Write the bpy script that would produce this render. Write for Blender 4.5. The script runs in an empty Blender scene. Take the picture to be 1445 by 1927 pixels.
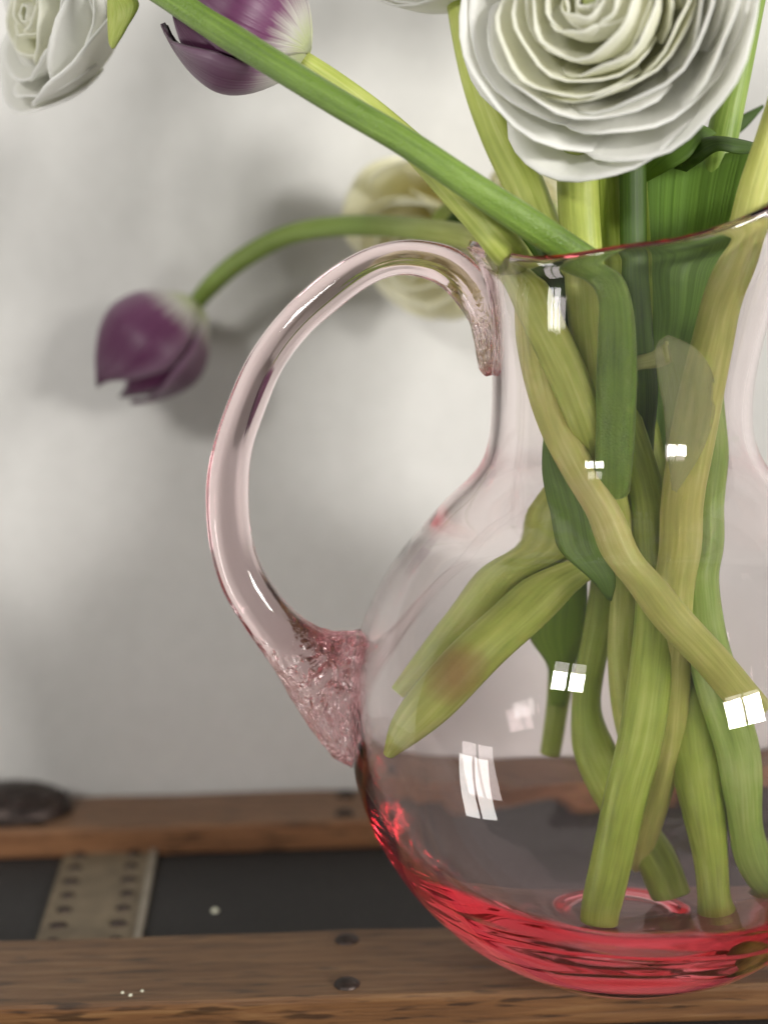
import bpy, math, random
import numpy as np
from math import sin, cos, pi, radians, sqrt, atan2
from mathutils import Vector, Matrix, noise as mn

random.seed(7)
rng = np.random.default_rng(7)
scene = bpy.context.scene
col = scene.collection

# ------------------------------------------------------------------ camera
F_PX, CX, CY = 2850.0, 722.5, 963.5          # focal length and centre in photo pixels (1445 x 1927)
PITCH, ROLL, CAM_H = radians(9.8), radians(1.75), 0.223
D_ = np.array([0, cos(PITCH), -sin(PITCH)]); R0 = np.array([1.0, 0, 0]); U0 = np.array([0, sin(PITCH), cos(PITCH)])
R_ = R0 * cos(ROLL) - U0 * sin(ROLL); U_ = U0 * cos(ROLL) + R0 * sin(ROLL); C_ = np.array([0, 0, CAM_H])
cd = bpy.data.cameras.new('camera'); cam = bpy.data.objects.new('camera', cd); col.objects.link(cam)
cam.matrix_world = Matrix(((R_[0], U_[0], -D_[0], C_[0]), (R_[1], U_[1], -D_[1], C_[1]), (R_[2], U_[2], -D_[2], C_[2]), (0, 0, 0, 1)))
cd.sensor_fit = 'VERTICAL'; cd.sensor_height = 36.0; cd.lens = 36.0 * F_PX / 1927.0
cd.clip_start = 0.01; cd.clip_end = 50
cd.dof.use_dof = True; cd.dof.focus_distance = 0.435; cd.dof.aperture_fstop = 5.0
scene.camera = cam

# ------------------------------------------------------------------ light: three windows of a room behind the camera
w = bpy.data.worlds.new('World'); scene.world = w; w.use_nodes = True
w.node_tree.nodes['Background'].inputs[0].default_value = (1.0, 0.975, 0.94, 1)
w.node_tree.nodes['Background'].inputs[1].default_value = 0.20
FOCUS = Vector((0.03, 0.48, 0.12))

def window(az, el, dist, pw, ph, watts, gap=0.05, colr=(1, 0.97, 0.93)):
    """two panes side by side; az measured from straight behind the camera, positive to the right"""
    c = FOCUS + Vector((sin(az) * cos(el), -cos(az) * cos(el), sin(el))) * dist
    q = (c - FOCUS).to_track_quat('Z', 'Y')
    for s in (-1, 1):
        ld = bpy.data.lights.new('window_light', 'AREA'); ld.shape = 'RECTANGLE'; ld.size = pw; ld.size_y = ph
        ld.energy = watts / 2; ld.color = colr
        lo = bpy.data.objects.new('window_light', ld); col.objects.link(lo)
        lo.rotation_mode = 'QUATERNION'; lo.rotation_quaternion = q
        lo.location = c + (q @ Vector((1, 0, 0))) * s * (pw + gap) / 2

window(radians(40), radians(12), 2.5, 0.30, 0.38, 58)
window(radians(-30), radians(27), 2.6, 0.26, 0.34, 25)
window(radians(-64), radians(-19), 1.6, 0.17, 0.62, 9, 0.03)

scene.view_settings.view_transform = 'Standard'; scene.view_settings.look = 'None'
scene.view_settings.exposure = 0.06; scene.view_settings.gamma = 1.0
scene.render.engine = 'CYCLES'
cy = scene.cycles
cy.use_denoising = True
cy.max_bounces = 40; cy.transmission_bounces = 40; cy.glossy_bounces = 40; cy.diffuse_bounces = 8; cy.volume_bounces = 0
cy.transparent_max_bounces = 8
cy.caustics_reflective = False; cy.caustics_refractive = True; cy.blur_glossy = 0.3
cy.sample_clamp_indirect = 8.0

# ------------------------------------------------------------------ pixel -> place
def ray(x, y): return D_ + (x - CX) / F_PX * R_ - (y - CY) / F_PX * U_
def PY(x, y, Y):
    v = ray(x, y); return C_ + v * (Y / v[1])
def PZ(x, y, z):
    v = ray(x, y); return C_ + v * ((z - CAM_H) / v[2])
X0, Y0 = 0.0712, 0.45                         # axis of the pitcher
def PXM(Y): return Y / F_PX * 1.04            # metres in one photo pixel at depth Y

# ------------------------------------------------------------------ materials
def nodes(name):
    m = bpy.data.materials.new(name); m.use_nodes = True
    nt = m.node_tree; nt.nodes.clear()
    return m, nt, lambda t, **k: mk(nt, t, k)
def mk(nt, t, k):
    n = nt.nodes.new(t)
    for a, b in k.items():
        if a.startswith('i_'): n.inputs[a[2:].replace('_', ' ')].default_value = b
        else: setattr(n, a, b)
    return n
def ramp(N, stops, interp='LINEAR'):
    r = N('ShaderNodeValToRGB'); cr = r.color_ramp; cr.interpolation = interp
    while len(cr.elements) < len(stops): cr.elements.new(0.5)
    for e, (p, c) in zip(cr.elements, stops): e.position = p; e.color = (*c, 1) if len(c) == 3 else c
    return r

def mat_glass(name, sig=(1.6, 15.0, 13.2), bump=False):
    m, nt, N = nodes(name); L = nt.links.new
    o = N('ShaderNodeOutputMaterial'); g = N('ShaderNodeBsdfGlass'); g.inputs['IOR'].default_value = 1.5; g.inputs['Roughness'].default_value = 0.0
    dens = max(sig) * 1.12
    v = N('ShaderNodeVolumeAbsorption'); v.inputs['Color'].default_value = (*[1 - s / dens for s in sig], 1); v.inputs['Density'].default_value = dens
    L(g.outputs[0], o.inputs['Surface']); L(v.outputs[0], o.inputs['Volume'])
    if bump:
        at = N('ShaderNodeAttribute', attribute_name='ripple')
        uv = N('ShaderNodeUVMap')
        mp = N('ShaderNodeMapping'); mp.inputs['Scale'].default_value = (11, 34, 1); L(uv.outputs[0], mp.inputs[0])
        nz = N('ShaderNodeTexNoise'); nz.inputs['Scale'].default_value = 1.0; nz.inputs['Detail'].default_value = 2.5; nz.inputs['Distortion'].default_value = 1.4
        L(mp.outputs[0], nz.inputs['Vector'])
        mu = N('ShaderNodeMath', operation='MULTIPLY'); L(nz.outputs[0], mu.inputs[0]); L(at.outputs['Fac'], mu.inputs[1])
        b = N('ShaderNodeBump'); b.inputs['Distance'].default_value = 0.0040; b.inputs['Strength'].default_value = 1.0
        L(mu.outputs[0], b.inputs['Height']); L(b.outputs[0], g.inputs['Normal'])
    return m

def mat_plant(name, dark, light, pale, rough=0.5, fuzz=0.0, scale=(11, 1.6, 1), sss=0.12, far=None, spot=None):
    m, nt, N = nodes(name); L = nt.links.new
    o = N('ShaderNodeOutputMaterial'); p = N('ShaderNodeBsdfPrincipled'); L(p.outputs[0], o.inputs[0])
    uv = N('ShaderNodeUVMap'); mp = N('ShaderNodeMapping'); mp.inputs['Scale'].default_value = scale; L(uv.outputs[0], mp.inputs[0])
    nz = N('ShaderNodeTexNoise'); nz.inputs['Scale'].default_value = 2.2; nz.inputs['Detail'].default_value = 5; L(mp.outputs[0], nz.inputs['Vector'])
    tc = N('ShaderNodeTexCoord'); n2 = N('ShaderNodeTexNoise'); n2.inputs['Scale'].default_value = 38; n2.inputs['Detail'].default_value = 3; L(tc.outputs['Object'], n2.inputs['Vector'])
    mix = N('ShaderNodeMix', data_type='FLOAT'); mix.inputs[0].default_value = 0.5; L(nz.outputs[0], mix.inputs[2]); L(n2.outputs[0], mix.inputs[3])
    r = ramp(N, [(0.34, dark), (0.51, light), (0.66, pale)]); L(mix.outputs[0], r.inputs[0]); L(r.outputs[0], p.inputs['Base Color'])
    if far:      # greener towards the bloom, blanched towards the cut end
        sp = N('ShaderNodeSeparateXYZ'); L(uv.outputs[0], sp.inputs[0])
        mr = N('ShaderNodeMapRange'); mr.inputs[1].default_value = far[3]; mr.inputs[2].default_value = far[4]; L(sp.outputs[1], mr.inputs[0])
        tint = ramp(N, [(0.0, far[:3]), (1.0, (1, 1, 1))]); L(mr.outputs[0], tint.inputs[0])
        mm = N('ShaderNodeMix', data_type='RGBA', blend_type='MULTIPLY'); mm.inputs[0].default_value = 1.0; L(r.outputs[0], mm.inputs[6]); L(tint.outputs[0], mm.inputs[7]); L(mm.outputs[2], p.inputs['Base Color'])
    if spot:     # brown bruise at one place of the stem
        src = p.inputs['Base Color'].links[0].from_socket
        ds = N('ShaderNodeVectorMath', operation='DISTANCE'); L(tc.outputs['Object'], ds.inputs[0]); ds.inputs[1].default_value = spot[:3]
        da = N('ShaderNodeMath', operation='MULTIPLY_ADD'); L(n2.outputs[0], da.inputs[0]); da.inputs[1].default_value = 0.012; L(ds.outputs['Value'], da.inputs[2])
        dr = ramp(N, [(0.010, (0.85,) * 3), (0.0165, (0, 0, 0))]); L(da.outputs[0], dr.inputs[0])
        sm = N('ShaderNodeMix', data_type='RGBA'); L(dr.outputs[0], sm.inputs[0]); L(src, sm.inputs[6]); sm.inputs[7].default_value = (0.24, 0.13, 0.03, 1); L(sm.outputs[2], p.inputs['Base Color'])
    ca = N('ShaderNodeAttribute', attribute_name='cut'); src = p.inputs['Base Color'].links[0].from_socket       # pale flesh where the stem was cut
    cm = N('ShaderNodeMix', data_type='RGBA'); L(ca.outputs['Fac'], cm.inputs[0]); L(src, cm.inputs[6]); cm.inputs[7].default_value = (0.60, 0.62, 0.34, 1); L(cm.outputs[2], p.inputs['Base Color'])
    p.inputs['Roughness'].default_value = rough
    p.inputs['Subsurface Weight'].default_value = sss; p.inputs['Subsurface Radius'].default_value = (0.4, 1.0, 0.15); p.inputs['Subsurface Scale'].default_value = 0.003
    if fuzz: p.inputs['Sheen Weight'].default_value = fuzz; p.inputs['Sheen Roughness'].default_value = 0.4
    b = N('ShaderNodeBump'); b.inputs['Distance'].default_value = 0.0006; b.inputs['Strength'].default_value = 0.35
    L(nz.outputs[0], b.inputs['Height'])
    n3 = N('ShaderNodeTexNoise'); n3.inputs['Scale'].default_value = 1500 if fuzz else 700; n3.inputs['Detail'].default_value = 3; L(tc.outputs['Object'], n3.inputs['Vector'])
    b3 = N('ShaderNodeBump'); b3.inputs['Distance'].default_value = 0.0007 if fuzz else 0.0003; b3.inputs['Strength'].default_value = 0.6 if fuzz else 0.35
    L(n3.outputs[0], b3.inputs['Height']); L(b.outputs[0], b3.inputs['Normal']); L(b3.outputs[0], p.inputs['Normal'])
    return m

def mat_leaf(name, dark, light, edge):
    m, nt, N = nodes(name); L = nt.links.new
    o = N('ShaderNodeOutputMaterial'); p = N('ShaderNodeBsdfPrincipled')
    uv = N('ShaderNodeUVMap'); mp = N('ShaderNodeMapping'); mp.inputs['Scale'].default_value = (34, 0.7, 1); L(uv.outputs[0], mp.inputs[0])
    nz = N('ShaderNodeTexNoise'); nz.inputs['Scale'].default_value = 1.0; nz.inputs['Detail'].default_value = 3; L(mp.outputs[0], nz.inputs['Vector'])
    r = ramp(N, [(0.3, dark), (0.62, light)]); L(nz.outputs[0], r.inputs[0])
    L(r.outputs[0], p.inputs['Base Color']); p.inputs['Roughness'].default_value = 0.46
    b = N('ShaderNodeBump'); b.inputs['Distance'].default_value = 0.0004; b.inputs['Strength'].default_value = 0.4
    L(nz.outputs[0], b.inputs['Height']); L(b.outputs[0], p.inputs['Normal'])
    t = N('ShaderNodeBsdfTranslucent'); t.inputs[0].default_value = (*edge, 1)
    s = N('ShaderNodeMixShader'); s.inputs[0].default_value = 0.22; L(p.outputs[0], s.inputs[1]); L(t.outputs[0], s.inputs[2]); L(s.outputs[0], o.inputs[0])
    return m

def mat_tulip(name):
    m, nt, N = nodes(name); L = nt.links.new
    o = N('ShaderNodeOutputMaterial'); p = N('ShaderNodeBsdfPrincipled')
    uv = N('ShaderNodeUVMap'); sp = N('ShaderNodeSeparateXYZ'); L(uv.outputs[0], sp.inputs[0])
    mp = N('ShaderNodeMapping'); mp.inputs['Scale'].default_value = (30, 1.1, 1); L(uv.outputs[0], mp.inputs[0])
    nz = N('ShaderNodeTexNoise'); nz.inputs['Scale'].default_value = 1.3; nz.inputs['Detail'].default_value = 4; L(mp.outputs[0], nz.inputs['Vector'])
    # length plus streak noise -> colour from the white base to purple
    a = N('ShaderNodeMath', operation='MULTIPLY_ADD'); a.inputs[1].default_value = 0.22; a.inputs[2].default_value = -0.11; L(nz.outputs[0], a.inputs[0])
    ad = N('ShaderNodeMath', operation='ADD'); L(a.outputs[0], ad.inputs[0]); L(sp.outputs[1], ad.inputs[1])
    r = ramp(N, [(0.04, (0.62, 0.68, 0.36)), (0.13, (0.70, 0.68, 0.62)), (0.27, (0.20, 0.055, 0.15)), (0.55, (0.10, 0.016, 0.070)), (1.0, (0.065, 0.006, 0.042))]); L(ad.outputs[0], r.inputs[0])
    # paler margins
    e = N('ShaderNodeMath', operation='SUBTRACT'); e.inputs[1].default_value = 0.5; L(sp.outputs[0], e.inputs[0])
    ea = N('ShaderNodeMath', operation='ABSOLUTE'); L(e.outputs[0], ea.inputs[0])
    er = ramp(N, [(0.30, (0, 0, 0)), (0.47, (0.55, 0.55, 0.55)), (0.5, (0.3, 0.3, 0.3))]); L(ea.outputs[0], er.inputs[0])
    em = N('ShaderNodeMath', operation='MULTIPLY'); L(er.outputs[0], em.inputs[0]); L(nz.outputs[0], em.inputs[1])
    mx = N('ShaderNodeMix', data_type='RGBA'); L(em.outputs[0], mx.inputs[0]); L(r.outputs[0], mx.inputs[6]); mx.inputs[7].default_value = (0.55, 0.42, 0.52, 1)
    L(mx.outputs[2], p.inputs['Base Color'])
    p.inputs['Roughness'].default_value = 0.42; p.inputs['Sheen Weight'].default_value = 0.25
    b = N('ShaderNodeBump'); b.inputs['Distance'].default_value = 0.0006; b.inputs['Strength'].default_value = 0.5
    L(nz.outputs[0], b.inputs['Height']); L(b.outputs[0], p.inputs['Normal'])
    t = N('ShaderNodeBsdfTranslucent'); L(mx.outputs[2], t.inputs[0])
    s = N('ShaderNodeMixShader'); s.inputs[0].default_value = 0.2; L(p.outputs[0], s.inputs[1]); L(t.outputs[0], s.inputs[2]); L(s.outputs[0], o.inputs[0])
    return m

def mat_white_petal(name, base, tip, trans):
    m, nt, N = nodes(name); L = nt.links.new
    o = N('ShaderNodeOutputMaterial'); p = N('ShaderNodeBsdfPrincipled')
    uv = N('ShaderNodeUVMap'); sp = N('ShaderNodeSeparateXYZ'); L(uv.outputs[0], sp.inputs[0])
    mp = N('ShaderNodeMapping'); mp.inputs['Scale'].default_value = (26, 1.5, 1); L(uv.outputs[0], mp.inputs[0])
    nz = N('ShaderNodeTexNoise'); nz.inputs['Scale'].default_value = 1.2; nz.inputs['Detail'].default_value = 4; L(mp.outputs[0], nz.inputs['Vector'])
    a = N('ShaderNodeMath', operation='MULTIPLY_ADD'); a.inputs[1].default_value = 0.3; a.inputs[2].default_value = -0.15; L(nz.outputs[0], a.inputs[0])
    ad = N('ShaderNodeMath', operation='ADD'); L(a.outputs[0], ad.inputs[0]); L(sp.outputs[1], ad.inputs[1])
    r = ramp(N, [(0.1, base), (0.75, tip)]); L(ad.outputs[0], r.inputs[0]); L(r.outputs[0], p.inputs['Base Color'])
    p.inputs['Roughness'].default_value = 0.5
    b = N('ShaderNodeBump'); b.inputs['Distance'].default_value = 0.0008; b.inputs['Strength'].default_value = 0.35
    L(nz.outputs[0], b.inputs['Height']); L(b.outputs[0], p.inputs['Normal'])
    t = N('ShaderNodeBsdfTranslucent'); t.inputs[0].default_value = (*trans, 1)
    s = N('ShaderNodeMixShader'); s.inputs[0].default_value = 0.38; L(p.outputs[0], s.inputs[1]); L(t.outputs[0], s.inputs[2]); L(s.outputs[0], o.inputs[0])
    return m

def mat_wood(name, c0, c1, c2, dust=0.4):
    m, nt, N = nodes(name); L = nt.links.new
    o = N('ShaderNodeOutputMaterial'); p = N('ShaderNodeBsdfPrincipled'); L(p.outputs[0], o.inputs[0])
    tc = N('ShaderNodeTexCoord'); mp = N('ShaderNodeMapping'); mp.inputs['Scale'].default_value = (22, 360, 360); L(tc.outputs['Object'], mp.inputs[0])
    nz = N('ShaderNodeTexNoise'); nz.inputs['Scale'].default_value = 1.0; nz.inputs['Detail'].default_value = 7; nz.inputs['Roughness'].default_value = 0.62; nz.inputs['Distortion'].default_value = 0.6; L(mp.outputs[0], nz.inputs['Vector'])
    r = ramp(N, [(0.30, c0), (0.50, c1), (0.72, c2)]); L(nz.outputs[0], r.inputs[0])
    mp2 = N('ShaderNodeMapping'); mp2.inputs['Scale'].default_value = (55, 480, 480); L(tc.outputs['Object'], mp2.inputs[0])
    n2 = N('ShaderNodeTexNoise'); n2.inputs['Scale'].default_value = 1.0; n2.inputs['Detail'].default_value = 2; L(mp2.outputs[0], n2.inputs['Vector'])
    r2 = ramp(N, [(0.33, (0.12, 0.10, 0.08)), (0.43, (1, 1, 1))]); L(n2.outputs[0], r2.inputs[0])
    mx = N('ShaderNodeMix', data_type='RGBA', blend_type='MULTIPLY'); mx.inputs[0].default_value = 0.75; L(r.outputs[0], mx.inputs[6]); L(r2.outputs[0], mx.inputs[7])
    ge = N('ShaderNodeNewGeometry'); sx = N('ShaderNodeSeparateXYZ'); L(ge.outputs['True Normal'], sx.inputs[0])
    dr = ramp(N, [(0.55, (0, 0, 0)), (0.9, (1, 1, 1))]); L(sx.outputs[2], dr.inputs[0])
    dm = N('ShaderNodeMath', operation='MULTIPLY'); dm.inputs[1].default_value = dust; L(dr.outputs[0], dm.inputs[0])
    md = N('ShaderNodeMix', data_type='RGBA'); L(dm.outputs[0], md.inputs[0]); L(mx.outputs[2], md.inputs[6]); md.inputs[7].default_value = (0.11, 0.082, 0.055, 1)
    L(md.outputs[2], p.inputs['Base Color'])
    rr = ramp(N, [(0.3, (0.62,) * 3), (0.7, (0.42,) * 3)]); L(nz.outputs[0], rr.inputs[0]); L(rr.outputs[0], p.inputs['Roughness'])
    b = N('ShaderNodeBump'); b.inputs['Distance'].default_value = 0.0008; b.inputs['Strength'].default_value = 0.5
    L(nz.outputs[0], b.inputs['Height']); L(b.outputs[0], p.inputs['Normal'])
    return m

def mat_noise(name, c0, c1, scale, rough=0.6, metal=0.0, bump=0.3, bdist=0.001, detail=4):
    m, nt, N = nodes(name); L = nt.links.new
    o = N('ShaderNodeOutputMaterial'); p = N('ShaderNodeBsdfPrincipled'); L(p.outputs[0], o.inputs[0])
    tc = N('ShaderNodeTexCoord'); nz = N('ShaderNodeTexNoise'); nz.inputs['Scale'].default_value = scale; nz.inputs['Detail'].default_value = detail; L(tc.outputs['Object'], nz.inputs['Vector'])
    r = ramp(N, [(0.3, c0), (0.7, c1)]); L(nz.outputs[0], r.inputs[0]); L(r.outputs[0], p.inputs['Base Color'])
    p.inputs['Roughness'].default_value = rough; p.inputs['Metallic'].default_value = metal
    b = N('ShaderNodeBump'); b.inputs['Distance'].default_value = bdist; b.inputs['Strength'].default_value = bump
    L(nz.outputs[0], b.inputs['Height']); L(b.outputs[0], p.inputs['Normal'])
    return m

M = {}
M['glass'] = mat_glass('pink_glass')
M['glass_handle'] = mat_glass('pink_glass_handle', sig=(1.6, 17.0, 15.0), bump=True)
M['stem_fuzzy'] = mat_plant('stem_fuzzy_green', (0.075, 0.14, 0.015), (0.14, 0.235, 0.03), (0.22, 0.34, 0.06), 0.36, fuzz=0.12)
M['stem_green'] = mat_plant('stem_mid_green', (0.19, 0.26, 0.025), (0.31, 0.40, 0.055), (0.45, 0.53, 0.13))
M['stem_pale'] = mat_plant('stem_pale_green', (0.27, 0.33, 0.05), (0.40, 0.46, 0.095), (0.54, 0.58, 0.19))
M['stem_yellow'] = mat_plant('stem_yellow_green', (0.33, 0.35, 0.07), (0.48, 0.49, 0.13), (0.62, 0.62, 0.25))
M['stem_arch'] = mat_plant('stem_arch_green', (0.33, 0.35, 0.07), (0.48, 0.49, 0.13), (0.62, 0.62, 0.25), far=(0.34, 0.48, 0.28, 0.9, 1.9))
M['stem_blue'] = mat_plant('stem_bluish_green', (0.17, 0.27, 0.04), (0.28, 0.40, 0.08), (0.42, 0.53, 0.17))
M['leaf_dark'] = mat_leaf('leaf_dark_green', (0.032, 0.072, 0.007), (0.075, 0.145, 0.016), (0.12, 0.26, 0.02))
M['leaf_mid'] = mat_leaf('leaf_mid_green', (0.085, 0.17, 0.022), (0.18, 0.32, 0.05), (0.36, 0.56, 0.04))
M['leaf_bright'] = mat_leaf('leaf_bright_green', (0.15, 0.28, 0.02), (0.28, 0.44, 0.04), (0.45, 0.62, 0.04))
M['leaf_pale'] = mat_leaf('leaf_pale_green', (0.30, 0.34, 0.10), (0.50, 0.53, 0.24), (0.55, 0.58, 0.25))
M['membrane'] = mat_leaf('hazy_flap_skin', (0.34, 0.38, 0.16), (0.52, 0.55, 0.30), (0.58, 0.60, 0.34))  # mostly see-through skin that imitates a pale haze on the glass
_nt = M['membrane'].node_tree; _o = next(n for n in _nt.nodes if n.type == 'OUTPUT_MATERIAL'); _src = _o.inputs[0].links[0].from_socket
_tr = _nt.nodes.new('ShaderNodeBsdfTransparent'); _mx = _nt.nodes.new('ShaderNodeMixShader'); _mx.inputs[0].default_value = 0.68
_nt.links.new(_src, _mx.inputs[1]); _nt.links.new(_tr.outputs[0], _mx.inputs[2]); _nt.links.new(_mx.outputs[0], _o.inputs[0])
M['tulip'] = mat_tulip('tulip_purple')
M['white'] = mat_white_petal('ranunculus_white', (0.86, 0.87, 0.74), (0.93, 0.93, 0.91), (0.93, 0.93, 0.88))
M['white_inner'] = mat_white_petal('ranunculus_white_inner', (0.74, 0.76, 0.50), (0.92, 0.92, 0.85), (0.90, 0.90, 0.74))
M['cream'] = mat_white_petal('ranunculus_cream', (0.90, 0.85, 0.50), (0.95, 0.94, 0.80), (0.95, 0.93, 0.74))
M['heart'] = mat_noise('ranunculus_heart', (0.35, 0.42, 0.14), (0.52, 0.55, 0.26), 300, 0.6)
M['wall'] = mat_noise('wall_paint', (0.62, 0.615, 0.59), (0.65, 0.645, 0.62), 160, 0.75, bump=0.22, bdist=0.0007, detail=6)
M['wood_front'] = mat_wood('wood_front_slat', (0.07, 0.030, 0.010), (0.15, 0.068, 0.024), (0.23, 0.125, 0.052), 0.28)
M['wood_rear'] = mat_wood('wood_rear_slat', (0.12, 0.048, 0.018), (0.22, 0.10, 0.042), (0.29, 0.15, 0.070), 0.35)
M['canvas'] = mat_noise('trunk_canvas', (0.011, 0.010, 0.010), (0.022, 0.020, 0.019), 700, 0.7, bump=0.5, bdist=0.0005)
M['strip'] = mat_noise('tan_strip', (0.12, 0.092, 0.058), (0.18, 0.14, 0.088), 120, 0.6)
M['strip_edge'] = mat_noise('strip_edge', (0.20, 0.17, 0.13), (0.27, 0.24, 0.19), 120, 0.5)
M['iron'] = mat_noise('dark_iron', (0.018, 0.013, 0.012), (0.07, 0.05, 0.042), 260, 0.42, metal=0.7, bump=0.6)
M['crumb'] = mat_noise('crumb', (0.6, 0.6, 0.45), (0.75, 0.75, 0.6), 300, 0.7)

# ------------------------------------------------------------------ mesh helpers
def link(name, me, mat, parent=None, smooth=True):
    o = bpy.data.objects.new(name, me); col.objects.link(o)
    if mat: me.materials.append(mat)
    if smooth: me.polygons.foreach_set('use_smooth', [True] * len(me.polygons))
    if parent: o.parent = parent; o.matrix_parent_inverse = Matrix.Identity(4)
    return o
def tag(o, label=None, cat=None, group=None, kind=None):
    if label: o['label'] = label
    if cat: o['category'] = cat
    if group: o['group'] = group
    if kind: o['kind'] = kind
    return o
def empty(name, label, cat, loc=(0, 0, 0), group=None):
    o = bpy.data.objects.new(name, None); col.objects.link(o); o.empty_display_size = 0.02
    o.location = loc
    return tag(o, label, cat, group)
def grid_me(name, G, UV, closed, off=(0, 0, 0)):
    """G (n, m, 3) rows; closed: wrap across m"""
    G = np.asarray(G, float) - np.asarray(off, float)
    n, m = G.shape[:2]; fs = []; fuv = []
    for i in range(n - 1):
        for j in range(m if closed else m - 1):
            k = (j + 1) % m
            fs.append((i * m + j, i * m + k, (i + 1) * m + k, (i + 1) * m + j))
            u1 = UV[i][j]; u2 = UV[i][k] if k else (UV[i][j][0] + 1.0 / m, UV[i][j][1])
            u4 = UV[i + 1][j]; u3 = UV[i + 1][k] if k else (UV[i + 1][j][0] + 1.0 / m, UV[i + 1][j][1])
            fuv += [u1, u2, u3, u4]
    me = bpy.data.meshes.new(name); me.from_pydata([tuple(p) for p in G.reshape(-1, 3)], [], fs)
    ul = me.uv_layers.new(name='UVMap'); ul.data.foreach_set('uv', np.array(fuv, float).ravel())
    me.validate(); me.update()
    return me
def catmull(P, n):
    P = np.asarray(P, float); P = np.vstack([2 * P[0] - P[1], P, 2 * P[-1] - P[-2]])
    # chord-length spaced parameter so that samples are even
    seg = np.linalg.norm(np.diff(P[1:-1, :2], axis=0), axis=1) + 1e-9; cum = np.r_[0, np.cumsum(seg)]
    out = []
    for s in np.linspace(0, cum[-1], n):
        i = min(np.searchsorted(cum, s, side='right') - 1, len(seg) - 1); t = (s - cum[i]) / seg[i]
        a, b, c, d = P[i], P[i + 1], P[i + 2], P[i + 3]
        out.append(0.5 * (2 * b + (c - a) * t + (2 * a - 5 * b + 4 * c - d) * t * t + (3 * b - a - 3 * c + d) * t ** 3))
    return np.array(out)

def tube_me(name, pts, rad, seg=18, lobes=3, lob=0.035, off=(0, 0, 0), seed=0, flat=None):
    pts = np.asarray(pts, float); n = len(pts)
    T = np.gradient(pts, axis=0); T /= np.linalg.norm(T, axis=1)[:, None] + 1e-12
    nrm = np.cross(T[0], [0, 1, 0.05]); nrm /= np.linalg.norm(nrm)
    rs = np.random.default_rng(seed + 11); ph = rs.uniform(0, 6.28, 4)
    rows, uvs = [], []; L = 0
    rings = []
    for i in range(n):
        nrm = nrm - T[i] * (nrm @ T[i]); nrm /= np.linalg.norm(nrm); b = np.cross(T[i], nrm)
        if i: L += np.linalg.norm(pts[i] - pts[i - 1])
        rings.append((pts[i], rad[i], nrm.copy(), b, L))
    def ring(p, r, nn, b, L, k=1.0):
        row, uv = [], []
        for j in range(seg):
            a = 2 * pi * j / seg
            rr = r * k * (1 + lob * cos(lobes * a + ph[0]) + 0.02 * sin(2 * a + 30 * L + ph[1]) + 0.012 * sin(60 * L + ph[2]))
            row.append(p + nn * cos(a) * rr + b * sin(a) * rr); uv.append((j / seg, L * 10))
        return row, uv
    p, r, nn, b, L0 = rings[0]
    for k, s in ((0.02, 0.06), (0.7, 0.04), (0.93, -0.02)):
        row, uv = ring(p - T[0] * r * s, r, nn, b, L0, k); rows.append(row); uvs.append(uv)
    for q in rings:
        row, uv = ring(*q); rows.append(row); uvs.append(uv)
    p, r, nn, b, L1 = rings[-1]
    for k, s in ((0.93, 0.10), (0.7, 0.13), (0.02, 0.10)):
        row, uv = ring(p + T[-1] * r * s, r, nn, b, L1, k); rows.append(row); uvs.append(uv)
    me = grid_me(name, rows, uvs, True, off)
    cut = np.zeros((len(rows), seg)); cut[:2] = 1; cut[-2:] = 1
    me.attributes.new('cut', 'FLOAT', 'POINT').data.foreach_set('value', cut.ravel())
    return me

_iz = np.array([0.0132, 0.0134, 0.0145, 0.0175, 0.0225, 0.0295, 0.0390, 0.050, 0.063, 0.079, 0.093, 0.106, 0.118, 0.128, 0.137, 0.145, 0.151, 0.1575, 0.1655, 0.174, 0.194, 0.204, 0.212, 0.2185])
_ir = np.array([0.030, 0.032, 0.036, 0.0410, 0.0500, 0.0588, 0.0675, 0.0743, 0.0788, 0.0812, 0.0808, 0.0776, 0.0732, 0.0677, 0.0600, 0.0505, 0.0438, 0.0392, 0.0367, 0.0358, 0.0354, 0.036, 0.0374, 0.0396])
def inside(p, rad):
    """keep a point of a stem or leaf within the hollow of the pitcher, sliding it along its line of sight first"""
    x, y, z = p
    if z > 0.2215: return p
    vx, vy = x - X0, y - Y0; ph = atan2(vy, vx)
    t = max(0.0, (z - 0.166) / 0.056); lim = float(np.interp(z, _iz, _ir)) + 0.018 * max(0, cos(ph)) ** 2.2 * t ** 2.2 - rad - 0.0009
    if vx * vx + vy * vy <= lim * lim or (z > 0.150 and sqrt(vx * vx + vy * vy) > lim + 0.010): return p
    v = np.array(p) - C_
    for k in range(60):
        r2 = (p[0] - X0) ** 2 + (p[1] - Y0) ** 2
        if r2 <= lim * lim: return p
        if abs(p[1] - Y0) < 0.0005: break
        Yn = Y0 + (p[1] - Y0) * 0.95; p = C_ + v * (Yn / v[1])
    r = sqrt((p[0] - X0) ** 2 + (p[1] - Y0) ** 2)
    if r > lim: p = np.array([X0 + (p[0] - X0) * lim / r, Y0 + (p[1] - Y0) * lim / r, p[2]])
    return p
def stem_path(spec, per=9):
    """spec rows: (px x, px y, depth Y, radius in px)"""
    S = catmull(np.array(spec, float), max(16, per * len(spec)))
    pts = np.array([PY(a, b, Y) for a, b, Y, r in S]); rad = np.array([r * PXM(Y) for a, b, Y, r in S])
    pts = np.array([inside(p, r) for p, r in zip(pts, rad)])
    k = np.array([0.25, 0.5, 0.25])
    for _ in range(4): pts[1:-1] = 0.25 * pts[:-2] + 0.5 * pts[1:-1] + 0.25 * pts[2:]
    return pts, rad

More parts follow.
